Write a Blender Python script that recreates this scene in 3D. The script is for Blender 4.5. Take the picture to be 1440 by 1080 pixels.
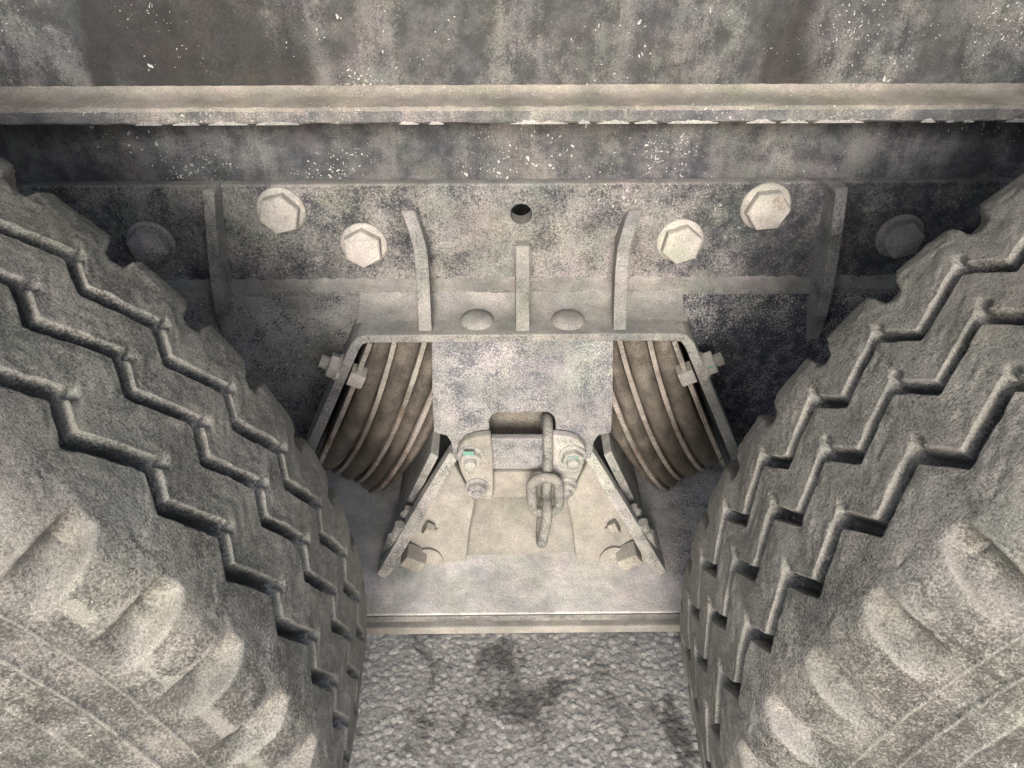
import bpy, bmesh, math, random
import numpy as np
from mathutils import Vector, Matrix

for o in list(bpy.data.objects):
    bpy.data.objects.remove(o, do_unlink=True)
S = bpy.context.scene
COL = S.collection
R = math.radians
rnd = random.Random(7)

# ------------------------------------------------------------------ camera
ZC = 1.053                      # camera height above the asphalt
F, PITCH, YAW = 1047.0, R(38.35), R(0.65)
cam = bpy.data.cameras.new('camera')
cam.sensor_fit = 'HORIZONTAL'; cam.sensor_width = 36.0
cam.lens = 36.0 * F / 1440.0
cam.clip_start = 0.01; cam.clip_end = 500
co = bpy.data.objects.new('camera', cam); COL.objects.link(co)
co.location = (0, 0, ZC)
co.rotation_euler = (R(90) - PITCH, 0, -YAW)
S.camera = co
S.render.resolution_x, S.render.resolution_y = 1024, 768

# ------------------------------------------------------------------ light
SUN_EL, SUN_AZ = R(26), R(183)          # behind the photographer, veiled sky
w = bpy.data.worlds.new('World'); S.world = w; w.use_nodes = True
nt = w.node_tree
for n in list(nt.nodes): nt.nodes.remove(n)
sky = nt.nodes.new('ShaderNodeTexSky'); sky.sky_type = 'NISHITA'; sky.sun_disc = False
sky.sun_elevation = SUN_EL; sky.sun_rotation = SUN_AZ
sky.air_density = 1.0; sky.dust_density = 2.0; sky.ozone_density = 1.2
bg = nt.nodes.new('ShaderNodeBackground'); bg.inputs['Strength'].default_value = 0.15
wo = nt.nodes.new('ShaderNodeOutputWorld')
nt.links.new(sky.outputs[0], bg.inputs[0]); nt.links.new(bg.outputs[0], wo.inputs[0])
sl = bpy.data.lights.new('sun', 'SUN'); sl.energy = 1.5; sl.angle = R(18); sl.color = (1.0, 0.982, 0.96)
so = bpy.data.objects.new('sun', sl); COL.objects.link(so)
sd = Vector((math.sin(SUN_AZ) * math.cos(SUN_EL), math.cos(SUN_AZ) * math.cos(SUN_EL), math.sin(SUN_EL)))
so.rotation_euler = sd.to_track_quat('Z', 'Y').to_euler(); so.location = sd * 6
S.view_settings.view_transform = 'Standard'; S.view_settings.look = 'None'
S.view_settings.exposure = 0.92; S.view_settings.gamma = 1.0
S.cycles.max_bounces = 5; S.cycles.diffuse_bounces = 3; S.cycles.glossy_bounces = 2

# ------------------------------------------------------------------ helpers
CP, SP, CY, SY = math.cos(PITCH), math.sin(PITCH), math.cos(YAW), math.sin(YAW)
def at(px, py, Y=None, z=None):
    """point on the upright plane at depth Y (or level plane z, relative to the lens) seen at a pixel of the survey picture"""
    a = (px - 720) / F; b = (540 - py) / F
    yp = CP + SP * b; zz = -SP + CP * b
    x = a * CY + yp * SY; y = -a * SY + yp * CY
    t = Y / y if Y is not None else z / zz
    return Vector((x * t, y * t, zz * t + ZC))
C0 = 0.018                      # middle of the suspension
def mir(v): return Vector((2 * C0 - v.x, v.y, v.z))
def Z(z): return z + ZC

def link(name, me, mat, parent=None):
    o = bpy.data.objects.new(name, me); COL.objects.link(o)
    if mat is not None and not me.materials: me.materials.append(mat)
    if parent is not None:
        o.parent = parent
        off = Vector((0, 0, 0)); p = parent
        while p is not None: off += p.location; p = p.parent
        o.location = -off
    return o
def thing(name, label, cat, loc=(0, 0, 0), group=None):
    o = bpy.data.objects.new(name, None); COL.objects.link(o)
    o.location = loc; o.empty_display_size = 0.05
    o['label'] = label; o['category'] = cat
    if group: o['group'] = group
    return o
def finish(bm, name, mat, parent=None, bevel=0.0, seg=2, smooth=False, ang=30):
    bmesh.ops.remove_doubles(bm, verts=bm.verts, dist=1e-6)
    bmesh.ops.recalc_face_normals(bm, faces=bm.faces)
    if bevel > 0:
        es = [e for e in bm.edges if len(e.link_faces) == 2 and e.calc_face_angle(0) > R(ang)]
        bmesh.ops.bevel(bm, geom=es, offset=bevel, segments=seg, profile=0.6, affect='EDGES', clamp_overlap=True)
    me = bpy.data.meshes.new(name); bm.to_mesh(me); bm.free()
    if smooth:
        me.shade_smooth()
        try: me.set_sharp_from_angle(angle=R(35))
        except Exception: pass
    return link(name, me, mat, parent)
def prism(front, back):
    """closed solid between two loops of the same length"""
    bm = bmesh.new()
    f = [bm.verts.new(v) for v in front]; b = [bm.verts.new(v) for v in back]
    bm.faces.new(f); bm.faces.new(b[::-1]); n = len(f)
    for i in range(n): bm.faces.new((f[i], b[i], b[(i + 1) % n], f[(i + 1) % n]))
    return bm
def slab(px, Y, depth, mirror=False):
    """outline measured in survey pixels; Y a number or a function of the pixel row; extruded backwards"""
    fr = [at(x, y, Y(y) if callable(Y) else Y) for x, y in px]
    if mirror: fr = [mir(v) for v in fr]
    bk = [Vector((v.x, (v.y + depth), v.z)) for v in fr]
    return prism(fr, bk)
def box(x0, x1, y0, y1, z0, z1):
    fr = [Vector((x0, y0, z0)), Vector((x1, y0, z0)), Vector((x1, y0, z1)), Vector((x0, y0, z1))]
    return prism(fr, [Vector((v.x, y1, v.z)) for v in fr])
def loft(loops, caps=True):
    bm = bmesh.new(); vs = [[bm.verts.new(v) for v in l] for l in loops]; n = len(loops[0])
    for a, b in zip(vs, vs[1:]):
        for i in range(n): bm.faces.new((a[i], a[(i + 1) % n], b[(i + 1) % n], b[i]))
    if caps: bm.faces.new(vs[0][::-1]); bm.faces.new(vs[-1])
    return bm
def arc(cx, cy, r, a0, a1, n):
    return [(cx + r * math.cos(R(a0 + (a1 - a0) * i / n)), cy + r * math.sin(R(a0 + (a1 - a0) * i / n))) for i in range(n + 1)]
def frame_of(axis):
    a = Vector(axis).normalized(); u = Vector((0, 0, 1)) if abs(a.z) < .9 else Vector((1, 0, 0))
    x = u.cross(a).normalized(); return x, a.cross(x).normalized(), a
def turned(c, axis, prof, n=32, rot=0.0, hexa=False):
    """lathe: prof = [(radius, height along axis)]"""
    X, Yv, A = frame_of(axis); loops = []
    for r, h in prof:
        l = []
        for i in range(n):
            t = 2 * math.pi * i / n + rot
            l.append(Vector(c) + X * (r * math.cos(t)) + Yv * (r * math.sin(t)) + A * h)
        loops.append(l)
    return loft(loops)

# ------------------------------------------------------------------ materials
def nodes(name):
    m = bpy.data.materials.new(name); m.use_nodes = True
    nt = m.node_tree
    for n in list(nt.nodes): nt.nodes.remove(n)
    return m, nt
class G:
    def __init__(s, nt): s.nt = nt
    def n(s, t, **kw):
        k = s.nt.nodes.new(t)
        for a, v in kw.items(): setattr(k, a, v)
        return k
    def put(s, sock, v):
        if hasattr(v, 'is_output') or isinstance(v, bpy.types.NodeSocket): s.nt.links.new(v, sock)
        else: sock.default_value = v
    def math(s, op, a, b=0.0, c=None, clamp=False):
        k = s.n('ShaderNodeMath', operation=op, use_clamp=clamp)
        s.put(k.inputs[0], a); s.put(k.inputs[1], b)
        if c is not None: s.put(k.inputs[2], c)
        return k.outputs[0]
    def vadd(s, v, off):
        k = s.n('ShaderNodeVectorMath', operation='ADD'); s.put(k.inputs[0], v); k.inputs[1].default_value = off; return k.outputs[0]
    def vmul(s, v, f):
        k = s.n('ShaderNodeVectorMath', operation='MULTIPLY'); s.put(k.inputs[0], v); k.inputs[1].default_value = f; return k.outputs[0]
    def noise(s, v, sc, det=5, ro=.6, dist=0.0):
        k = s.n('ShaderNodeTexNoise'); s.put(k.inputs['Vector'], v); k.inputs['Scale'].default_value = sc
        k.inputs['Detail'].default_value = det; k.inputs['Roughness'].default_value = ro; k.inputs['Distortion'].default_value = dist
        return k.outputs['Fac']
    def voro(s, v, sc, feat='F1', rn=1.0):
        k = s.n('ShaderNodeTexVoronoi', feature=feat); s.put(k.inputs['Vector'], v); k.inputs['Scale'].default_value = sc
        k.inputs['Randomness'].default_value = rn
        return k
    def rng(s, v, a, b, c=0.0, d=1.0, smooth=True):
        k = s.n('ShaderNodeMapRange', interpolation_type='SMOOTHSTEP' if smooth else 'LINEAR')
        s.put(k.inputs['Value'], v); k.inputs['From Min'].default_value = a; k.inputs['From Max'].default_value = b
        k.inputs['To Min'].default_value = c; k.inputs['To Max'].default_value = d
        return k.outputs['Result']
    def mix(s, f, a, b, mode='MIX'):
        k = s.n('ShaderNodeMix', data_type='RGBA', blend_type=mode)
        s.put(k.inputs[0], f)
        s.put(k.inputs[6], (*a, 1) if isinstance(a, tuple) else a); s.put(k.inputs[7], (*b, 1) if isinstance(b, tuple) else b)
        return k.outputs[2]

DUST = (0.41, 0.39, 0.35)
def grime(name, paint, paint2=None, dust=DUST, amount=0.5, up=0.35, big=1.3, med=1.1, fine=1.6, chips=0.0, spots=0.0,
          rust=0.0, grain=0.5, bump=0.5, seed=0.0, streak=0.0, rough=0.85, stain=0.0, attr=None, chipcol=(.62, .605, .57), fsc=640, xgrad=None, spec=.3, tone=1.2, tint=.22):
    m, nt = nodes(name); g = G(nt)
    geo = g.n('ShaderNodeNewGeometry')
    pos = g.vadd(geo.outputs['Position'], (seed * 3.17, seed * 1.31, seed * 2.03))
    nb = g.noise(pos, 5.5, 4, .62, .6); nm = g.noise(pos, 42, 4, .72); nf = g.noise(pos, fsc, 2, .7); nf2 = g.noise(pos, fsc * 2.2, 1, .6)
    sep = g.n('ShaderNodeSeparateXYZ'); nt.links.new(geo.outputs['Normal'], sep.inputs[0])
    upz = g.math('MAXIMUM', sep.outputs[2], 0.0)
    v = g.math('ADD', amount, g.math('MULTIPLY', g.math('SUBTRACT', nb, .5), big))
    v = g.math('ADD', v, g.math('MULTIPLY', g.math('SUBTRACT', nm, .5), med))
    v = g.math('ADD', v, g.math('MULTIPLY', g.math('SUBTRACT', nf, .5), fine))
    v = g.math('ADD', v, g.math('MULTIPLY', upz, up))
    if streak:
        ns = g.noise(g.vmul(pos, (1, 1, .12)), 30, 4, .65)
        v = g.math('ADD', v, g.math('MULTIPLY', g.math('SUBTRACT', ns, .5), streak))
    if xgrad:      # dust thins out towards one side of the thing
        sp = g.n('ShaderNodeSeparateXYZ'); nt.links.new(geo.outputs['Position'], sp.inputs[0])
        v = g.math('ADD', v, g.rng(sp.outputs[0], xgrad[0], xgrad[1], 0, xgrad[2]))
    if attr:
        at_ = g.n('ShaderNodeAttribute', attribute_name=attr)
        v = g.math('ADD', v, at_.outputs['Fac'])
    fac = g.rng(v, .22, .78)
    p2 = paint2 or tuple(c * 1.5 for c in paint)
    pc = g.mix(g.rng(nm, .35, .65), paint, p2)
    d2 = tuple(c * .70 for c in dust)
    dc = g.mix(g.rng(g.noise(pos, 15, 4, .7), .32, .68), dust, d2)
    col = g.mix(fac, pc, dc)
    if rust:
        rf = g.rng(g.noise(g.vadd(pos, (4, 4, 4)), 22, 7, .7), .60 - rust * .2, .72 - rust * .2)
        col = g.mix(g.math('MULTIPLY', rf, .7), col, (.20, .105, .055))
    if stain:
        sf = g.rng(g.noise(g.vmul(g.vadd(pos, (7, 1, 2)), (1, 1, .45)), 6.5, 3, .6, .5), .56, .70)
        col = g.mix(g.math('MULTIPLY', sf, stain), col, (.03, .028, .026))
    k = g.math('MULTIPLY_ADD', g.math('SUBTRACT', nf2, .5), grain * 2.6, 1.0)
    k = g.math('MULTIPLY', k, g.math('MULTIPLY_ADD', g.math('SUBTRACT', nf, .5), grain * 1.6, 1.0))
    hv = g.n('ShaderNodeTexNoise'); nt.links.new(g.vadd(pos, (11, 3, 5)), hv.inputs['Vector']); hv.inputs['Scale'].default_value = 19; hv.inputs['Detail'].default_value = 4; hv.inputs['Roughness'].default_value = .68
    k = g.math('MULTIPLY', k, g.math('MULTIPLY_ADD', g.math('SUBTRACT', hv.outputs['Fac'], .5), tone, 1.0))
    hs = g.n('ShaderNodeVectorMath', operation='SCALE'); nt.links.new(col, hs.inputs[0]); nt.links.new(k, hs.inputs['Scale'])
    col = hs.outputs[0]
    ti = g.n('ShaderNodeMix', data_type='RGBA', blend_type='MIX'); ti.inputs[0].default_value = tint
    ti.inputs[6].default_value = (1, 1, 1, 1); nt.links.new(hv.outputs['Color'], ti.inputs[7])
    col = g.mix(1.0, col, ti.outputs[2], 'MULTIPLY')
    gn = g.n('ShaderNodeVectorMath', operation='SCALE'); nt.links.new(col, gn.inputs[0]); gn.inputs['Scale'].default_value = 1.0 / (1.0 - tint * .5)
    col = gn.outputs[0]
    hgt = g.math('ADD', g.math('MULTIPLY', g.noise(pos, 60, 2, .6), .7), g.math('MULTIPLY', nf, .45))
    if spots:
        vv = g.voro(g.vadd(pos, (2, 9, 1)), 170)
        thr = g.rng(g.noise(g.vadd(pos, (3, 3, 8)), 11, 4, .6), .52, .75, 0.0, .30 * spots)
        sm = g.math('LESS_THAN', vv.outputs['Distance'], thr)
        col = g.mix(g.math('MULTIPLY', sm, .75), col, (.06, .052, .045))
    if chips:
        pw = g.vadd(pos, (1, 5, 3))
        wob = g.n('ShaderNodeTexNoise'); nt.links.new(pw, wob.inputs['Vector']); wob.inputs['Scale'].default_value = 120; wob.inputs['Detail'].default_value = 1
        wm = g.n('ShaderNodeVectorMath', operation='MULTIPLY_ADD'); nt.links.new(wob.outputs['Color'], wm.inputs[0]); wm.inputs[1].default_value = (.011, .011, .011); nt.links.new(pw, wm.inputs[2])
        for sc, a in ((170, .36), (360, .42)):
            vv = g.voro(wm.outputs[0], sc)
            thr = g.rng(g.noise(g.vadd(pw, (sc, 0, 2)), 9, 3, .65), .44, .70, 0.0, a * chips)
            wn = g.n('ShaderNodeSeparateColor'); nt.links.new(vv.outputs['Color'], wn.inputs[0])
            thr = g.math('MULTIPLY', thr, g.math('MULTIPLY_ADD', wn.outputs[0], 1.6, -.25))
            sm = g.math('LESS_THAN', vv.outputs['Distance'], thr)
            col = g.mix(g.math('MULTIPLY', sm, .85), col, chipcol)
    b = g.n('ShaderNodeBsdfPrincipled')
    nt.links.new(col, b.inputs['Base Color'])
    nt.links.new(g.rng(fac, 0, 1, rough - .2, rough + .1), b.inputs['Roughness'])
    b.inputs['Specular IOR Level'].default_value = spec
    bp = g.n('ShaderNodeBump'); bp.inputs['Strength'].default_value = bump; bp.inputs['Distance'].default_value = .003
    nt.links.new(hgt, bp.inputs['Height']); nt.links.new(bp.outputs[0], b.inputs['Normal'])
    o = g.n('ShaderNodeOutputMaterial'); nt.links.new(b.outputs[0], o.inputs[0])
    return m

M = {}
M['bed'] = grime('weathered_bed_paint', (.062, .062, .063), (.115, .114, .113), dust=(.235, .229, .217), amount=.36, up=.5, big=1.5, med=1.0, fine=.9, chips=.68, stain=.8, streak=2.0, seed=1, tone=.7, tint=.3)
M['flange'] = grime('dusty_flange', (.13, .13, .135), (.22, .215, .21), dust=(.40, .365, .315), amount=.26, up=.85, chips=.6, seed=2)
M['frame'] = grime('frame_paint', (.062, .063, .068), (.12, .119, .122), dust=(.25, .244, .232), amount=.40, chips=.8, stain=.4, fine=.9, med=.9, streak=1.4, seed=3, tone=.7, tint=.3)
M['plate'] = grime('bracket_paint', (.05, .052, .060), (.10, .099, .102), dust=(.31, .297, .275), amount=.52, up=.4, big=.8, med=1.1, fine=1.2, streak=.6, tint=.28, chips=.45, seed=4, grain=.65, xgrad=(.12, .30, -.26))
M['lower'] = grime('bracket_lower_paint', (.042, .045, .060), (.085, .09, .11), dust=(.37, .355, .33), amount=.60, big=1.2, med=1.7, fine=2.6, chips=.7, spots=.5, seed=5, grain=.6, xgrad=(.12, .24, -.30))
M['cast'] = grime('dusty_casting', (.14, .137, .13), (.22, .213, .20), dust=(.37, .356, .33), amount=.62, big=.9, fine=1.7, spots=.9, chips=.25, grain=.6, seed=6)
M['fin'] = grime('fin_paint', (.11, .108, .105), (.19, .185, .175), dust=(.35, .335, .31), amount=.48, spots=.4, chips=.3, seed=7)
M['bolt'] = grime('dust_caked_bolt', (.22, .21, .19), (.3, .285, .26), dust=(.55, .515, .46), amount=.85, med=.9, fine=1.6, rust=.15, grain=.55, seed=8)
M['nut'] = grime('grey_clamp_nut', (.16, .165, .17), (.26, .26, .26), dust=(.50, .48, .44), amount=.55, up=.3, fine=1.4, grain=.4, seed=24)
M['shadebolt'] = grime('shaded_bolt', (.10, .098, .094), (.16, .15, .14), dust=(.36, .34, .31), amount=.46, seed=9)  # darker copy of the bolt, shade on the outer pair put into colour
M['rubber'] = grime('spring_rubber', (.075, .064, .054), (.115, .098, .083), dust=(.27, .232, .19), amount=.40, up=.1, big=.8, med=.8, fine=.8, grain=.35, bump=.25, chips=.12, seed=10, chipcol=(.34, .31, .27), spec=.4, rough=.7, tone=.6, tint=.12)
M['steel'] = grime('rusty_interleaf', (.17, .135, .115), (.26, .21, .18), dust=(.44, .40, .35), amount=.55, up=.3, rust=.15, seed=11)
M['cover'] = grime('scuffed_grey_cover', (.14, .147, .165), (.21, .217, .235), dust=(.42, .41, .39), amount=.60, big=1.3, med=1.4, fine=2.4, chips=.3, spots=.25, seed=12, streak=.7, grain=.6)
M['saddle'] = grime('sand_dusted_saddle', (.22, .20, .172), (.30, .275, .238), dust=(.44, .41, .36), amount=.78, up=.2, big=.9, med=1.0, fine=1.4, spots=.35, grain=.5, seed=13, tint=.14, tone=1.0)
M['sideplate'] = grime('scraped_side_plate', (.17, .17, .17), (.30, .295, .28), dust=(.50, .48, .44), amount=.55, med=1.4, fine=2.0, spots=.3, seed=14)
M['beam'] = grime('beam_paint', (.075, .08, .10), (.15, .155, .175), dust=(.80, .77, .72), amount=1.0, up=.35, big=.9, med=.9, fine=1.6, chips=.35, spots=.2, seed=15, xgrad=(.13, .24, -.75))
M['lip'] = grime('beam_lip', (.22, .21, .195), (.31, .295, .27), dust=(.38, .36, .32), amount=.6, seed=16, fine=1.2)
M['chain'] = grime('dusty_chain', (.13, .135, .14), (.22, .22, .22), dust=(.46, .43, .38), amount=.45, spots=.4, seed=17, fine=2.0)
M['mark'] = grime('green_paint_mark', (.10, .34, .27), (.16, .42, .34), dust=(.40, .44, .39), amount=.30, seed=18)
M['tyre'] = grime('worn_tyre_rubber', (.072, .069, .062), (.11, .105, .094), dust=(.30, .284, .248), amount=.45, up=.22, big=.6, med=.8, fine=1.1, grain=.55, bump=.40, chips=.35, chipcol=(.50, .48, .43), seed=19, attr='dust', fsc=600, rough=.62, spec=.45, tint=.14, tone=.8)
M['rim'] = grime('wheel_rim_paint', (.12, .12, .125), (.2, .2, .2), amount=.55, seed=20)
M['stone'] = grime('pebble_stone', (.2, .19, .17), (.3, .28, .25), amount=.5, seed=21)
M['hollow'] = grime('hollow_inside', (.16, .14, .115), (.22, .195, .16), dust=(.34, .30, .245), amount=.6, seed=22)

# ------------------------------------------------------------------ ground
def ground():
    def ax(lo, hi, a, b, step, far):
        c = list(np.arange(a, b + 1e-9, step)); l = []; d = step; x = a
        while x > -far: d *= 1.35; x -= d; l.append(x)
        rr = []; d = step; x = b
        while x < far: d *= 1.35; x += d; rr.append(x)
        return np.array(l[::-1] + c + rr)
    X = ax(0, 0, -.32, .36, .0014, 60); Yv = ax(0, 0, .40, .82, .0014, 60)
    gx, gy = np.meshgrid(X, Yv)
    rs = np.random.RandomState(3)
    def cells(sc, k):
        J = rs.rand(512, 512, 3)
        ix, iy = np.floor(gx / sc).astype(int), np.floor(gy / sc).astype(int)
        best = np.full(gx.shape, 9.0); hv = np.zeros(gx.shape)
        for dx in (-1, 0, 1):
            for dy in (-1, 0, 1):
                j = J[(ix + dx) % 512, (iy + dy) % 512]
                d = np.hypot(gx / sc - (ix + dx + j[..., 0]), gy / sc - (iy + dy + j[..., 1]))
                m = d < best; best = np.where(m, d, best); hv = np.where(m, j[..., 2], hv)
        return best, hv
    d1, h1 = cells(.0095, 1); d2, h2 = cells(.0050, 2); d3, h3 = cells(.05, 3)
    st1 = np.clip((.62 - d1) / .30, 0, 1) * (h1 > .42); st1 = st1 * st1 * (3 - 2 * st1)
    st2 = np.clip((.66 - d2) / .35, 0, 1); st2 = st2 * st2 * (3 - 2 * st2)
    z = st1 * (.0006 + .0011 * h1) + (1 - st1) * st2 * (.0002 + .0007 * h2) + (h3 - .5) * .0006
    tone = np.where(st1 > .35, (h1 - .42) / .58, h2 * .75) * np.maximum(st1, .3 + .5 * st2)
    fade = np.clip(np.minimum.reduce([gx + .32, .36 - gx, gy - .40, .82 - gy]) / .03, 0, 1)
    z = z * fade - .006
    ny, nx = gx.shape
    co_ = np.stack([gx, gy, z], -1).reshape(-1, 3)
    i = np.arange((ny - 1) * (nx - 1)); r, c = divmod(i, nx - 1); a = r * nx + c
    fc = np.stack([a, a + 1, a + nx + 1, a + nx], 1)
    me = bpy.data.meshes.new('asphalt'); me.from_pydata(co_.tolist(), [], fc.tolist())
    ta = me.attributes.new('tone', 'FLOAT', 'POINT'); ta.data.foreach_set('value', tone.ravel().astype(np.float32))
    me.shade_smooth()
    m, nt = nodes('rough_asphalt'); g = G(nt)
    geo = g.n('ShaderNodeNewGeometry'); pos = geo.outputs['Position']
    ta = g.n('ShaderNodeAttribute', attribute_name='tone')
    col = g.mix(g.rng(ta.outputs['Fac'], .05, .9, smooth=False), (.25, .233, .213), (.51, .486, .452))
    n1 = g.noise(pos, 60, 4, .75); col = g.mix(g.rng(n1, .35, .75, 0, .6), col, (.40, .375, .343))
    st = g.rng(g.noise(g.vadd(pos, (.35, .2, .0)), 9.5, 6, .65, .5), .49, .62)
    col = g.mix(g.math('MULTIPLY', st, .78), col, (.045, .038, .033))
    n2 = g.noise(pos, 500, 3, .7)
    hs = g.n('ShaderNodeVectorMath', operation='SCALE'); nt.links.new(col, hs.inputs[0]); nt.links.new(g.math('MULTIPLY_ADD', g.math('SUBTRACT', n2, .5), 1.5, 1.0), hs.inputs['Scale'])
    b = g.n('ShaderNodeBsdfPrincipled'); nt.links.new(hs.outputs[0], b.inputs['Base Color']); b.inputs['Roughness'].default_value = .75
    bp = g.n('ShaderNodeBump'); bp.inputs['Strength'].default_value = .8; bp.inputs['Distance'].default_value = .003
    nt.links.new(g.math('ADD', n1, g.math('MULTIPLY', n2, .6)), bp.inputs['Height']); nt.links.new(bp.outputs[0], b.inputs['Normal'])
    o = g.n('ShaderNodeOutputMaterial'); nt.links.new(b.outputs[0], o.inputs[0])
    ob = link('asphalt', me, m); ob['kind'] = 'structure'
ground()

# ------------------------------------------------------------------ bed rail, unseen bed floor that blocks top light, frame rail
XL, XR = -1.5, 1.5
YW = 0.692
zf = at(735, 150, .655).z; zfb = at(735, 174, .655).z
rail = thing('bed_rail', 'long weathered steel bed rail with a dusty protruding lower flange, above the frame', 'rail', (C0, YW, zfb))
def xstrip(prof, x0, x1, n, jit=0.0, jmask=None):
    loops = []
    for i in range(n + 1):
        x = x0 + (x1 - x0) * i / n; l = []
        for k, (y, z) in enumerate(prof):
            j = jit * (rnd.random() - .5) * (jmask[k] if jmask else 1)
            l.append(Vector((x, y + j, z + j * .6)))
        loops.append(l)
    return loft(loops)
finish(box(XL, XR, YW, YW + .012, zf + .001, Z(.33)), 'web', M['bed'], rail)
zb = zf - .0
prof = [(YW + .011, zfb), (.657, zfb), (.655, zfb + .002), (.655, zf - .0035), (.6575, zf - .0008), (.662, zf), (.672, zf + .0004), (.679, zf + .0010), (.684, zf + .0022), (.688, zf + .0038), (YW - .0005, zf + .0075), (YW + .011, zf + .0075)]
jm = [0, .5, .6, .8, 1, .8, 1, 1.2, 1.4, 1.2, .6, 0]
finish(xstrip(prof, XL, XR, 540, .0016, jm), 'flange', M['flange'], rail, smooth=True)
M['bare'] = grime('bare_chipped_edge', (.25, .245, .235), (.36, .35, .33), dust=(.52, .50, .47), amount=.6, fine=2.4, seed=23)
x0 = 190.0
while x0 < 1440:
    x1 = x0 + 12 + 70 * rnd.random() ** 1.5
    if not (415 < x0 < 545) and rnd.random() > .22:
        xa, xb = at(x0, 172, .655).x, at(x1, 172, .655).x; n = max(5, int((xb - xa) / .0022)); lo = []
        for i in range(n + 1):
            x = xa + (xb - xa) * i / n; e = min(i, n - i) / n
            hgt = .0004 + .0034 * min(1, e * 4) * (.25 + .75 * rnd.random())
            lo.append([Vector((x, .6552, zfb - .0005)), Vector((x, .6546, zfb - .0003)), Vector((x, .6545, zfb + hgt * .7)), Vector((x, .6552, zfb + hgt))])
        finish(loft(lo), 'chipped_edge', M['bare'], rail)
    x0 = x1 + 3 + 14 * rnd.random()
bedf = thing('bed_light_blocker', 'unseen truck bed floor added above the bed rail to block light from overhead', 'truck bed', (C0, .8, Z(.33)))
finish(box(XL, XR, .02, 1.9, Z(.331), Z(.345)), 'blocker_sheet', M['bed'], bedf)  # out of view, added overhead to keep sky light off the suspension
for i, x in enumerate((-1.2, -.6, .62, 1.22)):
    finish(box(x - .03, x + .03, .04, 1.88, Z(.281), Z(.330)) if False else box(x - .03, x + .03, .04, .70, Z(.285), Z(.3305)), 'cross_bearer', M['bed'], bedf, bevel=.003)

def cutout(ob, cutter_bm):
    me = bpy.data.meshes.new('cut'); bmesh.ops.recalc_face_normals(cutter_bm, faces=cutter_bm.faces); cutter_bm.to_mesh(me); cutter_bm.free()
    c = bpy.data.objects.new('cut', me); COL.objects.link(c)
    md = ob.modifiers.new('cut', 'BOOLEAN'); md.operation = 'DIFFERENCE'; md.object = c; md.solver = 'EXACT'
    bpy.context.view_layer.update()
    dg = bpy.context.evaluated_depsgraph_get()
    new = bpy.data.meshes.new_from_object(ob.evaluated_get(dg)); nm = ob.name.split('.')[0]
    ob.modifiers.clear(); old = ob.data; ob.data = new; bpy.data.meshes.remove(old); new.name = nm
    bpy.data.objects.remove(c, do_unlink=True); bpy.data.meshes.remove(me)

YP = 0.700
hole = at(733, 301, YP)
def hole_cut(): return turned(hole + Vector((0, -.03, 0)), (0, 1, 0), [(.0112, 0), (.0112, .07)], 40)
zs = at(735, 249, .712).z
frame = thing('frame_rail', 'dark scuffed box frame rail sandwiched between bed rail and bolted bracket plate', 'frame rail', (C0, .75, Z(-.45)))
fw = finish(box(XL, XR, .712, .720, Z(-.46), zfb - .0006), 'web', M['frame'], frame); cutout(fw, hole_cut())
finish(box(XL, XR, .7205, .83, Z(-.46), Z(-.450)), 'lower_flange', M['frame'], frame)
finish(box(XL, XR, .7205, .83, zfb - .011, zfb - .0012), 'upper_flange', M['frame'], frame)
finish(box(XL, XR, .8305, .838, Z(-.46), zfb - .0012), 'cavity_blocker', M['frame'], frame)  # unseen back, added to keep light out of the plate hole
finish(box(-1.0, 1.04, .945, .957, .16, Z(-.46)), 'rear_light_blocker', M['frame'], frame, bevel=.003)  # unseen wall added to block sky light from behind
finish(box(-1.0, 1.04, .8385, .957, Z(-.4595), Z(-.452)), 'rear_light_blocker', M['frame'], frame)  # joins the added rear light blocker to the rail

# ------------------------------------------------------------------ hanger bracket
br = thing('hanger_bracket', 'dusty cast suspension hanger bolted to the frame, with gussets and splayed spring legs', 'bracket', (C0, YP, Z(-.60)))
zpt = at(735, 258, YP).z; zbd = at(735, 395, YP).z
pl = finish(box(-.62, .655, YP, .7118, zbd - .002, zpt), 'upper_plate', M['plate'], br, bevel=.0022); cutout(pl, hole_cut())
# lower plate with a softly chamfered dusty top edge and an opening for the springs
YL = .688
def px_in(x, y): v = at(x, y, YL); return (v.x, v.z)
for side in (0, 1):
    o1 = [px_in(735, 430), px_in(530, 462), px_in(506, 470), px_in(488, 500), px_in(420, 650)]
    pts = [Vector((-.62 - C0 + C0, YL, Z(-.66))), Vector((-.62, YL, zbd - .010)), Vector((C0, YL, zbd - .010))]
    pts += [Vector((C0, YL, Z(-.4302)))] + [Vector((x, YL, z)) for x, z in o1[1:]] + [Vector((o1[-1][0] - .02, YL, Z(-.66)))]
    if side: pts = [mir(p) for p in pts]
    bk = [Vector((p.x, .7115, p.z)) for p in pts]
    finish(prism(pts, bk), 'lower_plate', M['lower'], br)
loops = []
for i in range(221):
    x = -.62 + 1.275 * i / 220; j = lambda s=1: (rnd.random() - .5) * .0016 * s
    loops.append([Vector((x, .7115, zbd - .0101)), Vector((x, YL - .0012, zbd - .0101)), Vector((x, YL - .0012 + j(), zbd - .004 + j())), Vector((x, YL + .004, zbd - .001 + j())), Vector((x, YP - .003, zbd + .001 + j())), Vector((x, YP - .0002, zbd + .004 + j(2))), Vector((x, .7115, zbd + .004))])
finish(loft(loops), 'weld_ledge', M['fin'], br, smooth=True)

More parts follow.
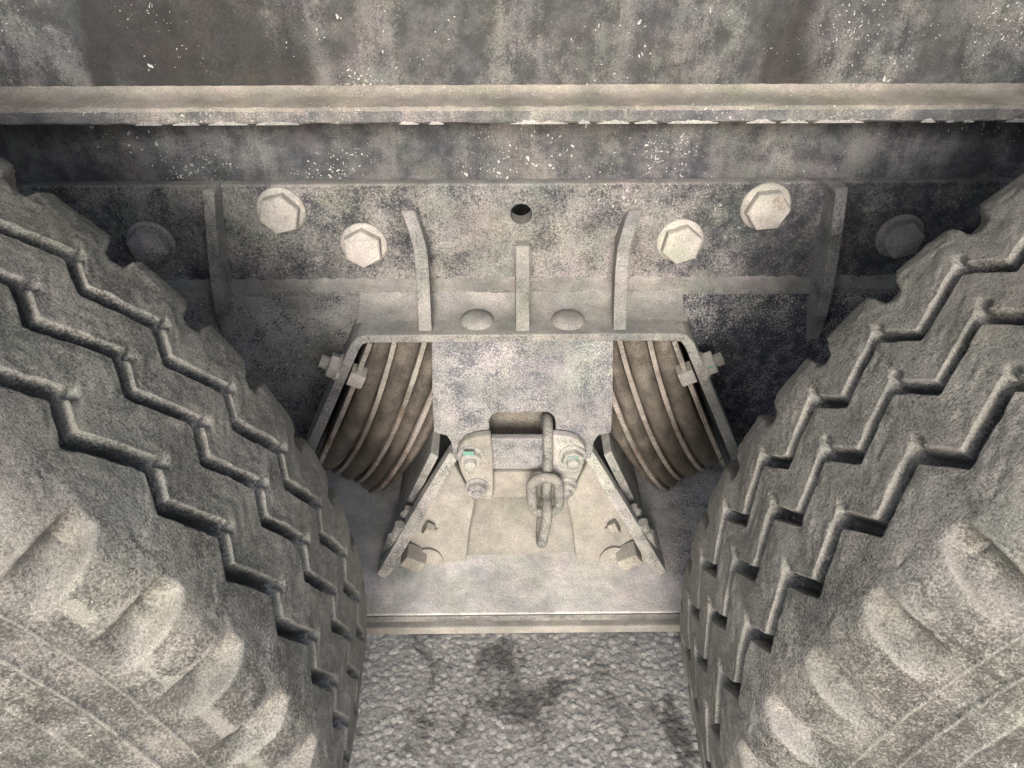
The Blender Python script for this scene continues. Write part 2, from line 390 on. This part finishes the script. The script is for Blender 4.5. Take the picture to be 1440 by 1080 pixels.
# top shelf and splayed legs: one bent strip
def leg_outline():
    out = [(420, 652), (435, 617), (487, 497), (493, 485), (502, 475), (515, 471)]
    inn = [(520, 480.5), (511, 484), (505, 492), (497, 510), (445, 630), (436, 652)]
    return out, inn
out, inn = leg_outline()
YSF = .625
o_ = [at(x, y, YSF) for x, y in out]; i_ = [at(x, y, YSF) for x, y in inn]
zsh = at(735, 470.5, YSF).z; zsb = at(735, 481, YSF).z
o_[-1].z = zsh; i_[0].z = zsb
loop = o_ + [mir(v) for v in o_[::-1]] + [mir(v) for v in i_[::-1]] + i_[::-1][::-1]
loop = o_ + [mir(v) for v in o_[::-1]] + [mir(v) for v in i_[::-1]] + i_
shelf = prism(loop, [Vector((v.x, .82, v.z)) for v in loop])
finish(shelf, 'spring_seat_channel', M['cast'], br, bevel=.0016)
# cast fillet where shelf runs into the plate
fl = []
x0 = at(507, 470, .66).x
for i in range(121):
    x = x0 + (2 * C0 - 2 * x0) * i / 120; j = lambda: (rnd.random() - .5) * .0014
    fl.append([Vector((x, YL + .006, zsh + .0145)), Vector((x, YL - .0008, zsh + .0135 + j())), Vector((x, YL - .006, zsh + .0075 + j())), Vector((x, YL - .014, zsh + .0035 + j())), Vector((x, YL - .026, zsh + .0012 + j() * .5)), Vector((x, YL - .04, zsh - .0004)), Vector((x, YL + .006, zsh - .0008))])
finish(loft(fl), 'cast_fillet', M['cast'], br, smooth=True)

def fin_strip(name, stations, half, yback, mat, mirror=False, bevel=.0018):
    """upright rib: stations = (px, py, front depth, extra shift of the back edge)"""
    loops = []
    for (px, py, Y, sh) in stations:
        v = at(px, py, Y)
        l = [Vector((v.x - half, v.y, v.z)), Vector((v.x + half, v.y, v.z)), Vector((v.x + half + sh, yback, v.z)), Vector((v.x - half + sh, yback, v.z))]
        if mirror: l = [mir(q) for q in l]
        loops.append(l)
    return finish(loft(loops), name, mat, br, bevel=bevel)
fin_strip('gusset', [(735, 340, .697, 0), (735, 346, .6885, 0), (735, 361, .6815, 0), (735, 420, .655, 0), (735, 468, .630, 0)], .0068, .703, M['cast'])
for mir_ in (False, True):
    fin_strip('gusset', [(573, 297, .697, 0), (581, 316, .684, -.001), (591, 350, .672, -.002), (594, 380, .666, -.003), (596, 420, .650, -.004), (598, 466, .629, -.006)], .0068, .703, M['cast'], mir_)
fin_strip('stop_plate', [(292, 266, .684, .0005), (293, 274, .679, .0005), (297, 330, .678, .001), (302, 390, .675, .002), (310, 440, .671, .003), (321, 474, .686, .003)], .0056, .703, M['fin'])
fin_strip('stop_plate', [(1185, 264, .684, -.0005), (1184, 272, .677, -.001), (1177, 330, .673, -.002), (1166, 400, .668, -.004), (1156, 445, .665, -.005), (1144, 478, .684, -.004)], .0060, .703, M['fin'])
def weld(pts, r, mat):
    lo = []
    for a, b in zip(pts, pts[1:]):
        n = max(3, int((b - a).length / .003)); d = (b - a).normalized(); x_, y_, _ = frame_of(d)
        for i in range(n):
            c = a.lerp(b, i / n); rr = r * (.75 + .5 * rnd.random()) * (1.12 if len(lo) % 2 else .9)
            lo.append([c + x_ * (rr * math.cos(t * math.pi / 4)) + y_ * (rr * math.sin(t * math.pi / 4)) for t in range(8)])
    finish(loft(lo), 'weld_bead', mat, br, smooth=True)
for sx, hw_ in ((735, .0068),):
    for q in (-1, 1): weld([Vector((at(sx, 345, YP).x + q * hw_, YP - .0005, at(sx, 345, YP).z)), Vector((at(sx, 392, YP).x + q * hw_, YP - .0005, zbd + .004))], .0028, M['cast'])
for mr in (False, True):
    for q in (1,):
        w0, w1 = at(574, 300, YP), at(588, 392, YP); w0.x += q * .0068; w1.x += q * .0068 - .003
        weld([mir(v) if mr else v for v in (w0, w1)], .0026, M['cast'])
for xs in ((292, 302, 318), (1185, 1168, 1148)):
    a, b = at(xs[0] + (8 if xs[0] < 700 else -8), 272, YP), at(xs[1] + (14 if xs[0] < 700 else -16), 390, YP)
    weld([a, b], .0032, M['fin'])
for px in (671, 799):
    c = at(px, 451, z=zsh - ZC)
    finish(turned(c, (0, 0, 1), [(.0178, -.002), (.0176, .0012), (.0162, .0035), (.0125, .0058), (.007, .0072), (.0015, .0076)], 28), 'rivet', M['cast'], br, smooth=True)

def bolt(parent, c, axis, rf, rh, hf, hh, rot, mat, name='bolt', stub=0.0, rs=.0, dome=0.0):
    prof = [(rf, -.002), (rf, hf * .55), (rf * .96, hf * .85), (rh * 1.02, hf + .0008), (rh * .3, hf + .0008)]
    b = finish(turned(c, axis, prof, 40), name, mat, parent, smooth=True)
    A = Vector(axis).normalized(); ci = Vector(c) + A * (hf * .5)
    hp = [(rh, 0), (rh, hh * .86), (rh * .93, hh), (rh * .5, hh + dome * .6), (rh * .12, hh + dome)]
    finish(turned(ci, axis, hp, 6, rot), 'hex_head', mat, b, bevel=.0006)
    if stub:
        tp = []; k = 0; h = 0.0
        while h < stub: tp.append((rs * (1.0 if k % 2 else .88), h)); h += .0011; k += 1
        tp += [(rs * .82, stub), (rs * .2, stub + .0004)]
        finish(turned(ci + A * (hh - .001), axis, tp, 20), 'thread_end', mat, b, smooth=True)
    return b
for px, py, rot, mt, s, dome in ((396, 295, .25, 'bolt', 1.0, .001), (512, 343, .5, 'bolt', .99, .001), (1076, 290, .1, 'bolt', 1.04, .001), (956, 338, .35, 'bolt', 1.0, .001), (214, 341, .75, 'shadebolt', 1.0, .006), (1264, 331, .3, 'shadebolt', 1.0, .006)):
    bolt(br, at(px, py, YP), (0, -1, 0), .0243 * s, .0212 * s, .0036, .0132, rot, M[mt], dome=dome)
# clamp bolts through the legs
LD = (at(445, 630, YSF) - at(507, 492, YSF)); LD.y = 0; LD.normalize()     # direction down the left leg
LN = Vector((LD.z, 0, -LD.x)); LN = LN if LN.x < 0 else -LN               # outward normal of the left leg
for mr in (False, True):
    c = at(478, 517, .640); cin = at(497, 527, .636)
    a = LN.copy(); ai = -LN
    c2 = c + LN * .0005
    if mr: c2 = mir(c2); cin = mir(cin); a = Vector((-a.x, 0, a.z)); ai = -a
    b = bolt(br, c2, a, .0155, .0140, .0022, .011, .4, M['bolt'], stub=.010, rs=.0078)
    finish(turned(cin, ai, [(.0125, -.004), (.0125, .0115), (.0112, .0128), (.004, .013)], 4, .8), 'bolt_head', M['bolt'], br, bevel=.001)
    if mr:
        q = c2 + a * .006 + Vector((0, -.0107, 0))
        finish(box(q.x - .004, q.x + .004, q.y - .0012, q.y + .002, q.z - .003, q.z + .005), 'paint_mark', M['mark'], b)

def YS(py): return .640 - .08 * (py - 640) / 180.0
# ------------------------------------------------------------------ rubber springs
YF0, HD = .640, .078
def plane(fx, tau, ac, lb, n): return at(fx, 570, YF0), Vector((-math.sin(R(tau)), 0, -math.cos(R(tau)))), ac, lb, n
PL = [plane(484, 25.5, .06, .150, 5.0), plane(526.5, 23.6, .010, .197, 1.6), plane(567, 23.2, .016, .214, 1.65), plane(600.5, 23.8, .024, .232, 1.9)]
PBEG = plane(486, 25.0, .010, .172, 1.7)
PEND = plane(631, 25.5, .02, .222, 1.9)
def rloop(pl, off, inset, bow=.010):
    f, s, ac, lb, n = pl; nrm = Vector((-s.z, 0, s.x)); nrm = nrm if nrm.x > 0 else -nrm
    a0 = (Z(-.4455) - f.z) / s.z; lb = lb - inset; hd = HD - inset; fr = []
    for k in range(6): fr.append((a0 + (ac - a0) * k / 6, 0.0))
    for k in range(31):
        q = math.sin(math.pi / 2 * k / 30); fr.append((ac + (lb - ac) * q, hd * (1 - max(0.0, 1 - q ** n) ** (1 / n))))
    pts = [(a, YF0 + inset + y) for a, y in fr] + [(a, YF0 + 2 * HD - inset - y) for a, y in fr[::-1][1:]]
    am, hl = (a0 + lb) / 2, (lb - a0) / 2          # the plates are slightly dished
    return [f + s * a + Vector((0, y - YF0, 0)) + nrm * (off + bow * (1 - ((a - am) / hl) ** 2) - bow * .7) for a, y in pts]
def lerp_loops(A, B, t): return [a.lerp(b, t) for a, b in zip(A, B)]
for mr in (False, True):
    T = mir if mr else (lambda v: v.copy())
    sp = thing('rubber_spring', 'brown laminated rubber spring beside the hanger leg whose nut has a green paint mark' if mr else 'brown laminated rubber spring beside the hanger leg with a plain dust-caked nut', 'rubber spring',
               T(at(560, 700, .72)), 'paired laminated springs either side of the saddle')
    TH = .0054
    for k in range(4):
        if k == 0:
            lo = [rloop(PL[k], -TH * .5, -.010, .003), rloop(PL[k], TH * .5, -.010, .003)]
            nm = 'end_plate'
        else:
            lo = [rloop(PL[k], -TH * .5, 0), rloop(PL[k], TH * .5, 0)]; nm = 'steel_interleaf'
        lo = [[T(v) for v in l] for l in lo]
        if nm == 'end_plate':      # ragged, flaking edge
            for l in lo:
                for v in l[1:34]: v.y += (rnd.random() - .5) * .0040
        finish(loft(lo), nm, M['steel'], sp, bevel=.0013)
    lo = []
    for i in range(13):
        t = i / 12; xa, ya = 606 + (556 - 606) * t, 637 + (737 - 637) * t
        yf = .630 + (rnd.random() - .5) * .002
        a, b2 = at(xa, ya, yf), at(xa + 10.5 - 2 * t, ya + 5.5, yf)
        lo.append([T(v) for v in (a, b2, Vector((b2.x, .80, b2.z)), Vector((a.x, .80, a.z)))])
    finish(loft(lo), 'end_plate', M['sideplate'], sp, bevel=.0010)
    for k in range(4):
        A0, B0 = (PL[k] if k else PBEG), (PL[k + 1] if k < 3 else PEND); lo = []
        for t in np.linspace(0, 1, 11):
            e = abs(2 * t - 1); ins = .0 + .0100 * e ** 2.2
            lo.append([T(v) for v in lerp_loops(rloop(A0, TH * .45, ins), rloop(B0, -TH * .45, ins), float(t))])
        finish(loft(lo), 'rubber_pad', M['rubber'], sp, smooth=True)

# ------------------------------------------------------------------ spring saddle
sad = thing('spring_saddle', 'sand coloured dusty cast saddle with flared sides and grey cover plate between the rubber springs', 'saddle', (C0, .6, Z(-.73)))
YC = .632
hx = 734.8
half = [(hx, 474), (607, 474), (607.5, 560), (610, 609), (628, 613), (634, 622), (639, 648), (690, 648), (688, 594), (691, 585), (699, 580), (hx, 580)]
full = half + [(2 * hx - x, y) for x, y in half[::-1][1:-1]]
finish(slab(full, YC, .010), 'cover_plate', M['cover'], sad, bevel=.0022)
for mr in (False, True):    # turned back cheeks of the cover
    ch = slab([(607.8, 476), (620, 476), (621, 606), (610.5, 606)], YC + .0102, .13, mr); finish(ch, 'cover_cheek', M['cover'], sad)
finish(slab([(640, 560), (830, 560), (830, 655), (640, 655)], .676, .05), 'inner_block', M['hollow'], sad)
finish(slab([(690, 617), (hx * 2 - 690, 617), (hx * 2 - 690, 660), (690, 660)], .6235, .009), 'cross_bar', M['cover'], sad, bevel=.002)
finish(slab([(692, 664), (778, 664), (778, 700), (692, 700)], .634, .022), 'bar_pad', M['saddle'], sad, bevel=.0025)
ear = [(642, 642), (645, 630), (654, 621), (668, 616), (690, 613), (693.5, 640), (694, 698), (690, 703), (668, 703), (660, 690), (648, 664)]
for mr in (False, True):
    e = finish(slab(ear, .619, .012, mr), 'clamp_ear', M['saddle'] if not mr else M['sideplate'], sad, bevel=.0035, seg=3)
    for px, py, r_, st in ((662, 646, .0108, .009), (671, 689, .0098, .006)):
        c = at(px, py - 5, .619)
        if mr: c = mir(c)
        b = bolt(e, c, (0, -1, -.05), r_ * 1.45, r_ * 1.2, .002, .0088, .3 + rnd.random() * .3, M['nut'], 'bolt', stub=st, rs=r_ * .66)
# sloping front: middle panel and two rounded side lobes
mid = [(636, 690), (834, 690), (862, 806), (607, 806)]
finish(slab(mid, lambda y: YS(y) + .006 + .034 * (806 - y) / 116, .014), 'front_panel', M['saddle'], sad, bevel=.003)
lobe = [(636, 648), (664, 700), (668, 705), (660, 745), (655, 796), (648, 808), (634, 816), (612, 822), (590, 823), (566, 819), (545, 813), (541, 808)]
for mr in (False, True):
    lo = finish(slab(lobe, lambda y: YS(y) + .007, .014, mr), 'side_lobe', M['saddle'], sad, bevel=.004, seg=3)
    T = mir if mr else (lambda v: v)
    nrm = Vector((0, -.94, .34))
    c = T(at(602, 790, YS(790) + .007))
    finish(turned(c, nrm, [(.0185, -.004), (.0185, .0018), (.0165, .0028), (.004, .003)], 36), 'washer', M['saddle'], sad, smooth=True)
    # square-shouldered bolt heads lying against the flared plate
    c = T(at(582, 784, YS(784) + .002))
    blk = box(-.013, .013, -.012, .012, -.0095, .0095)
    rot = Matrix.Rotation(R(33) * (-1 if mr else 1), 4, 'Y')
    bmesh.ops.transform(blk, matrix=Matrix.Translation(c) @ rot, verts=blk.verts)
    finish(blk, 'bolt_head', M['saddle'], sad, bevel=.002)
    c = T(at(605, 745, YS(745) + .004))
    SN = Vector((math.cos(R(33)), 0, -math.sin(R(33))))
    if mr: SN.x *= -1
    finish(turned(c - SN * .008, SN, [(.0088, 0), (.0088, .010), (.0075, .0112), (.0045, .0115), (.0045, .016), (.001, .0162)], 6, .3), 'bolt_head', M['saddle'], sad, bevel=.0008)
    # flared side plate carrying the spring
    loops = []
    for (xa, ya, xb, yb) in ((632, 637, 646, 642), (586, 712, 601, 719), (530, 808, 544, 817)):
        a, b2 = at(xa, ya, YS((ya + yb) / 2) - .006), at(xb, yb, YS((ya + yb) / 2) - .006)
        l = [a, b2, Vector((b2.x, b2.y + .016, b2.z)), Vector((a.x, a.y + .016, a.z))]
        loops.append([T(v) for v in l])
    finish(loft(loops), 'flared_plate', M['sideplate'], sad, bevel=.0014)
    # studs and nuts standing on the outer face of the flared plate
    for (xa, ya), (xb, yb), Y, r_ in (((571, 722), (561, 744), .612, .0072), ((557, 752), (541, 796), .590, .0098)):
        a, b2 = T(at(xa, ya, Y)), T(at(xb, yb, Y)); d = (b2 - a); L = d.length
        st_ = finish(turned(a, d, [(r_ * .6, -.004), (r_, 0), (r_, L * .93), (r_ * .88, L), (r_ * .2, L + .0006)], 6, .35), 'stud_nut', M['sideplate'], sad, bevel=.0009)
        finish(turned(a - d * .32, d, [(r_ * .62, 0), (r_ * .62, L * .35)], 16), 'stud', M['sideplate'], st_, smooth=True)
# green paint marks on the upper nuts
for px, py in ((659, 638), (806, 645)):
    q = at(px, py, .6075)
    finish(box(q.x - .006, q.x + .006, q.y, q.y + .0016, q.z - .0028, q.z + .0028), 'paint_mark', M['mark'], sad)

# ------------------------------------------------------------------ equaliser beam under the saddle
bmth = thing('equalizer_beam', 'wide flat topped equalizer beam under the saddle with pale front lip', 'beam', (C0, .6, Z(-.86)))
zt = at(735, 864, .505).z
finish(box(-.56, .60, .5062, .92, zt - .011, zt), 'top_plate', M['beam'], bmth, bevel=.002, seg=2)
finish(box(-.56, .60, .5035, .5060, zt - .0108, zt - .0012), 'edge_strip', M['fin'], bmth, bevel=.0008)
zl = at(735, 891, .496).z
finish(box(-.56, .60, .496, .92, zl, zt - .0112), 'front_lip', M['lip'], bmth, bevel=.002)
finish(box(-.50, .54, .60, .82, Z(-.86), zl - .0004), 'beam_body', M['beam'], bmth, bevel=.006)

# ------------------------------------------------------------------ chain
ch = thing('limit_chain', 'short dusty steel chain of three links hanging over the cross bar', 'chain', at(766, 740, .60))
def chain_link(c, Ldir, Wdir, half_len, half_w, r, mat=M['chain']):
    path = []; n = 14
    for i in range(n + 1):
        t = math.pi * i / n
        path.append((half_len - half_w + half_w * math.sin(t), half_w * math.cos(t)))
    for i in range(n + 1):
        t = math.pi * i / n
        path.append((-(half_len - half_w) - half_w * math.sin(t), -half_w * math.cos(t)))
    Ldir = Vector(Ldir).normalized(); Wdir = Vector(Wdir).normalized(); Nn = Ldir.cross(Wdir).normalized()
    pts = [Vector(c) + Ldir * a + Wdir * b for a, b in path]; m_ = len(pts); bm = bmesh.new(); rings = []
    for i in range(m_):
        t = (pts[(i + 1) % m_] - pts[i - 1]).normalized(); s = t.cross(Nn).normalized()
        rr = r * (1 + .05 * (rnd.random() - .5))
        rings.append([bm.verts.new(pts[i] + s * (rr * math.cos(2 * math.pi * k / 14)) + Nn * (rr * math.sin(2 * math.pi * k / 14))) for k in range(14)])
    for i in range(m_):
        a, b = rings[i], rings[(i + 1) % m_]
        for k in range(14): bm.faces.new((a[k], b[k], b[(k + 1) % 14], a[(k + 1) % 14]))
    return finish(bm, 'chain_link', mat, ch, smooth=True)
rw = .0060
p1 = at(768, 603, .632); p2 = at(768, 702, .611)
mid1 = Vector((p2.x, .6355, (p1.z + p2.z) / 2))
chain_link(mid1, (0, -.10, -1), (0, 1, -.10), (p1.z - p2.z) / 2 + .004, .0265, rw)
c2 = at(767, 697, .602); chain_link(c2, (.05, 0.12, -1), (1, 0, .05), .0345, .0158, rw)
c3 = at(765, 730, .602); chain_link(c3 + Vector((0, -.002, -.003)), (-.10, .0, -1), (0, 1, 0), .031, .0150, rw)

# ------------------------------------------------------------------ wheels
RT, YT, PITCHD = .525, .327, 360.0 / 56
GROOVES = (-.0455, .002, .0430)
PROF = [(-.100, .268), (-.112, .285), (-.132, .32), (-.146, .36), (-.148, .385), (-.145, .41), (-.139, .435), (-.1295, .458), (-.1285, .461), (-.1260, .4635), (-.1225, .472), (-.1205, .4755), (-.1185, .4785), (-.1155, .489), (-.1105, .501), (-.1045, .5105), (-.0985, .5165), (-.091, .5202), (-.082, .5222), (-.06, .5240), (0, .525)]
PROF = PROF + [(-a, b) for a, b in PROF[::-1][1:]]
def smooth(t): t = np.clip(t, 0, 1); return t * t * (3 - 2 * t)
def vnoise(rs, a, b, sa, sb):
    """smooth lattice noise, a periodic over 360"""
    na = int(360 / sa); nb = 400; L = rs.rand(na, nb) * 2 - 1
    u = a / 360 * na; v = b / sb + 200
    iu = np.floor(u).astype(int); iv = np.floor(v).astype(int); fu = smooth(u - iu); fv = smooth(v - iv)
    g = lambda i, j: L[i % na, j % nb]
    return (g(iu, iv) * (1 - fu) + g(iu + 1, iv) * fu) * (1 - fv) + (g(iu, iv + 1) * (1 - fu) + g(iu + 1, iv + 1) * fu) * fv
def wheel(side, cx, zax, phases, amp, short, lug_phase, in_phase, seed, label, band):
    rs = np.random.RandomState(seed)
    root = thing('truck_wheel', label, 'wheel', (cx, YT, 0), 'tandem axle wheels facing each other')
    P0 = np.array(PROF); seg = np.hypot(*np.diff(P0, axis=0).T); s = np.concatenate([[0], np.cumsum(seg)])
    # columns: dense over tread and outer shoulder, finer at the grooves
    sw = lambda w_: np.interp(w_, P0[20 - 20:21 + 20, 0], s) if False else None
    col = [0.0]
    ws = lambda q: np.interp(q, s, P0[:, 0]); rsf = lambda q: np.interp(q, s, P0[:, 1])
    while col[-1] < s[-1]:
        q = col[-1]; w_, r_ = float(ws(q)), float(rsf(q))
        st = .006
        if r_ > .43: st = .0022
        if .438 < r_ < .485: st = .0011
        if r_ > .515:
            st = .0017
            if min(abs(w_ - g_) for g_ in GROOVES) < .009: st = .0008
        col.append(q + st)
    col[-1] = s[-1]; col = np.array(col)
    # soften the profile corners a little
    wv = sum(ws(np.clip(col + d, 0, s[-1])) for d in (-.003, 0, .003)) / 3; rv = sum(rsf(np.clip(col + d, 0, s[-1])) for d in (-.003, 0, .003)) / 3
    th = np.concatenate([np.arange(-28, 56, .17), np.arange(56, 332, .5)])
    TH, W = np.meshgrid(th, wv, indexing='ij'); RV = np.broadcast_to(rv, TH.shape).copy()
    # profile normals
    tw, tr = np.gradient(wv), np.gradient(rv); ln = np.hypot(tw, tr) + 1e-9; nw, nr = -tr / ln, tw / ln
    NW = np.broadcast_to(nw, TH.shape); NR = np.broadcast_to(nr, TH.shape)
    ph = np.interp(W, (-.09, *GROOVES, .09), (phases[0], *phases, phases[2]))
    t = ((TH - ph) / PITCHD) % 1.0; sf = short
    # t=0 in the middle of the short cross segment; two corners at +-sf/2
    z = np.where(t < sf / 2, t / (sf / 2), np.where(t > 1 - sf / 2, (t - 1) / (sf / 2), 1 - 2 * (t - sf / 2) / (1 - sf)))
    sgn = 1.0 if side < 0 else -1.0
    fade = smooth((.090 - np.abs(W)) / .028)
    tread = smooth((RV - .512) / .008)
    shift = sgn * amp * z * fade
    dep = np.zeros_like(W); dust = np.zeros_like(W)
    wob = vnoise(rs, TH, W, .8, .006) * .0006 + vnoise(rs, TH, W, 2.4, .02) * .0008
    for gi, gw in enumerate(GROOVES):
        dd = W + wob - gw; d = np.abs(dd); hw = (.0064, .0056, .0058)[gi]
        gr = np.clip((hw - d) / np.where(dd > 0, .0050, .0026), 0, 1); gr = gr * (2 - gr)
        dep += gr * (.0150, .0130, .0135)[gi]
        dust += smooth((hw + .0022 - d) / .0022) * (1 - gr) * .14 - gr * .42  # groove shade painted in: insides darker, rims paler
        # short spur cut at the inboard corner of every zigzag
        tc = (sf / 2) if sgn > 0 else (1 - sf / 2)
        dt = ((t - tc + .5) % 1.0 - .5) * PITCHD * RT * math.pi / 180
        sx = (W - gw)
        spur = smooth((.0026 - np.abs(dt + sx * .35 * sgn)) / .0018) * smooth((.0155 - sx) / .006) * smooth((sx + .001) / .004)
        dep = np.maximum(dep, spur * .0062)
    # scooped lugs in both shoulders
    for sd_, php in ((-1, lug_phase), (1, in_phase)):
        k = np.floor((TH - php) / PITCHD + .5)
        jit = (np.sin(k * 12.9898 + seed) * 43758.5453) % 1.0 - .5
        q = -sd_ * 0
        x = sd_ * W
        lean = (RV - .505) * 26 * (1 if side < 0 else 1)           # scoops sweep as they run down the shoulder
        tt = ((TH - php - lean + jit * .5) / PITCHD + .5) % 1.0 - .5
        arc_ = tt * PITCHD * RT * math.pi / 180
        along = (x - .084) + np.clip(.519 - RV, 0, 1) * 1.0         # 0 at the tip, grows down the shoulder
        tip = np.clip((along + (0 if sd_ < 0 else .007)) / .012, 0, 1); on = tip * (2 - tip) * smooth((.075 - along) / .035)
        hw = np.interp(along, (0, .012, .03, .07), (.0075, .0110, .0130, .0150))
        sc = np.clip(1 - (arc_ / hw) ** 2, 0, 1) ** .62 * on * (x > 0)
        dep += sc * np.interp(along, (0, .015, .04, .075), (.014, .0175, .0135, .003)) * (1.0 if sd_ < 0 else .95)
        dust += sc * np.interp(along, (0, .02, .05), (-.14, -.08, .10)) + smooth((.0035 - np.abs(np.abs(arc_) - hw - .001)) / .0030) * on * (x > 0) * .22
    # light put into the colour: paler tread, darker sidewall; broken pale band under the shoulder
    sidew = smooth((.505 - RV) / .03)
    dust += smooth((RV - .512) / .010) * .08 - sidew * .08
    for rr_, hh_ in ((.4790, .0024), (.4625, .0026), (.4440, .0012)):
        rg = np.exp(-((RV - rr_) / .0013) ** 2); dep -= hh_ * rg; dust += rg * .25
    if band:
        bd = smooth((.0042 - np.abs(RV - .4985)) / .002) * (W < 0) * (vnoise(rs, TH, W, 1.2, .01) > -.55)
        dust += bd * .55 * np.clip(1.0 - dep / .002, 0, 1)
    # chunks torn from edges, general unevenness
    nz = vnoise(rs, TH, W, .55, .005) * .00045 + vnoise(rs, TH, W, 1.7, .015) * .0006 + vnoise(rs, TH, W, 6, .04) * .0008
    chunk = smooth((vnoise(rs, TH, W, .9, .008) - .72) / .2) * smooth((dep - .0002) / .002) * (dep < .006)
    dep += chunk * .003
    dep += nz
    Wn = W + shift - NW * dep; Rn = RV - NR * dep
    a = np.radians(TH)
    X = cx - side * Rn * np.cos(a); Zz = zax + Rn * np.sin(a); Yy = YT + Wn
    # load flat spot on the asphalt
    Zz = np.maximum(Zz, -.003)
    V = np.stack([X, Yy, Zz], -1); nR, nC = TH.shape
    gcols = [int(np.argmin(np.abs(wv - g_))) for g_ in GROOVES]
    e0 = int(np.argmax(rv > .5125)); e1 = nC - 1 - int(np.argmax(rv[::-1] > .5125))
    def strip(c0, c1, name):
        n = c1 - c0 + 1; vv = V[:, c0:c1 + 1].reshape(-1, 3)
        r = np.arange(nR)[:, None]; c = np.arange(n - 1)[None, :]; r2 = (r + 1) % nR
        f = np.stack([r * n + c, r * n + c + 1, r2 * n + c + 1, r2 * n + c], -1).reshape(-1, 4)
        if side > 0: f = f[:, ::-1]
        me = bpy.data.meshes.new(name)
        me.vertices.add(len(vv)); me.vertices.foreach_set('co', vv.ravel())
        me.loops.add(f.size); me.loops.foreach_set('vertex_index', f.ravel())
        me.polygons.add(len(f)); me.polygons.foreach_set('loop_start', np.arange(0, f.size, 4)); me.polygons.foreach_set('loop_total', np.full(len(f), 4))
        me.update(calc_edges=True); me.validate()
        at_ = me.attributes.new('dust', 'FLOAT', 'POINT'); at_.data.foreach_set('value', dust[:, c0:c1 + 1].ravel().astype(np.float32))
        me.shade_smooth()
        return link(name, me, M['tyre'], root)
    strip(0, e0, 'sidewall'); strip(e1, nC - 1, 'sidewall')
    ed = [e0] + gcols + [e1]
    for c0, c1 in zip(ed, ed[1:]): strip(c0, c1, 'tread_rib')
    # steel rim
    c = Vector((cx, YT, zax))
    rp = [(.272, -.104), (.276, -.100), (.276, -.092), (.262, -.088), (.258, -.06), (.252, -.02), (.235, .02), (.20, .035), (.12, .045), (.11, .05), (.11, .02), (.10, .0), (.01, .0)]
    bm = turned(c, (0, 1, 0), rp + [(.01, .055), (.115, .055), (.2, .042), (.24, .027), (.262, .09), (.276, .094), (.276, .104), (.27, .106)][0:0], 72)
    finish(bm, 'rim', M['rim'], root, smooth=True)
    for i in range(10):
        t = 2 * math.pi * i / 10
        finish(turned(c + Vector((.155 * math.cos(t), .040, .155 * math.sin(t))), (0, -1, 0), [(.016, -.004), (.016, .02), (.013, .023), (.003, .0235)], 6), 'wheel_nut', M['rim'], root)
    return root
ZAX = ZC - .54
wheel(-1, -.1236 - RT, ZAX, (28.5, 33.4 - PITCHD, 32.4 - PITCHD), .0088, .28, 24.4, 31.0, 5, 'worn truck tyre with broken pale dust band along its outer shoulder beside the hanger', True)
wheel(1, .155 + RT, ZAX, (24.0, 25.2, 26.2), .0115, .34, 22.3, 27.0, 11, 'worn truck tyre with torn shoulder lugs and a pebble stuck in its groove', False)

# pebble wedged in the tread
def pebble():
    bm = bmesh.new(); bmesh.ops.create_icosphere(bm, subdivisions=3, radius=1)
    for v in bm.verts: v.co = Vector((v.co.x * .0095, v.co.y * .006, v.co.z * .006)) * (1 + .12 * math.sin(v.co.x * 5 + v.co.y * 3) + .06 * math.sin(v.co.z * 9))
    c = at(1238, 624, .334); bmesh.ops.transform(bm, matrix=Matrix.Translation(c) @ Matrix.Rotation(.5, 4, 'Y'), verts=bm.verts)
    o = finish(bm, 'pebble', M['stone'], None, smooth=True); o['label'] = 'small grey pebble wedged in the tyre tread groove'; o['category'] = 'pebble'
pebble()
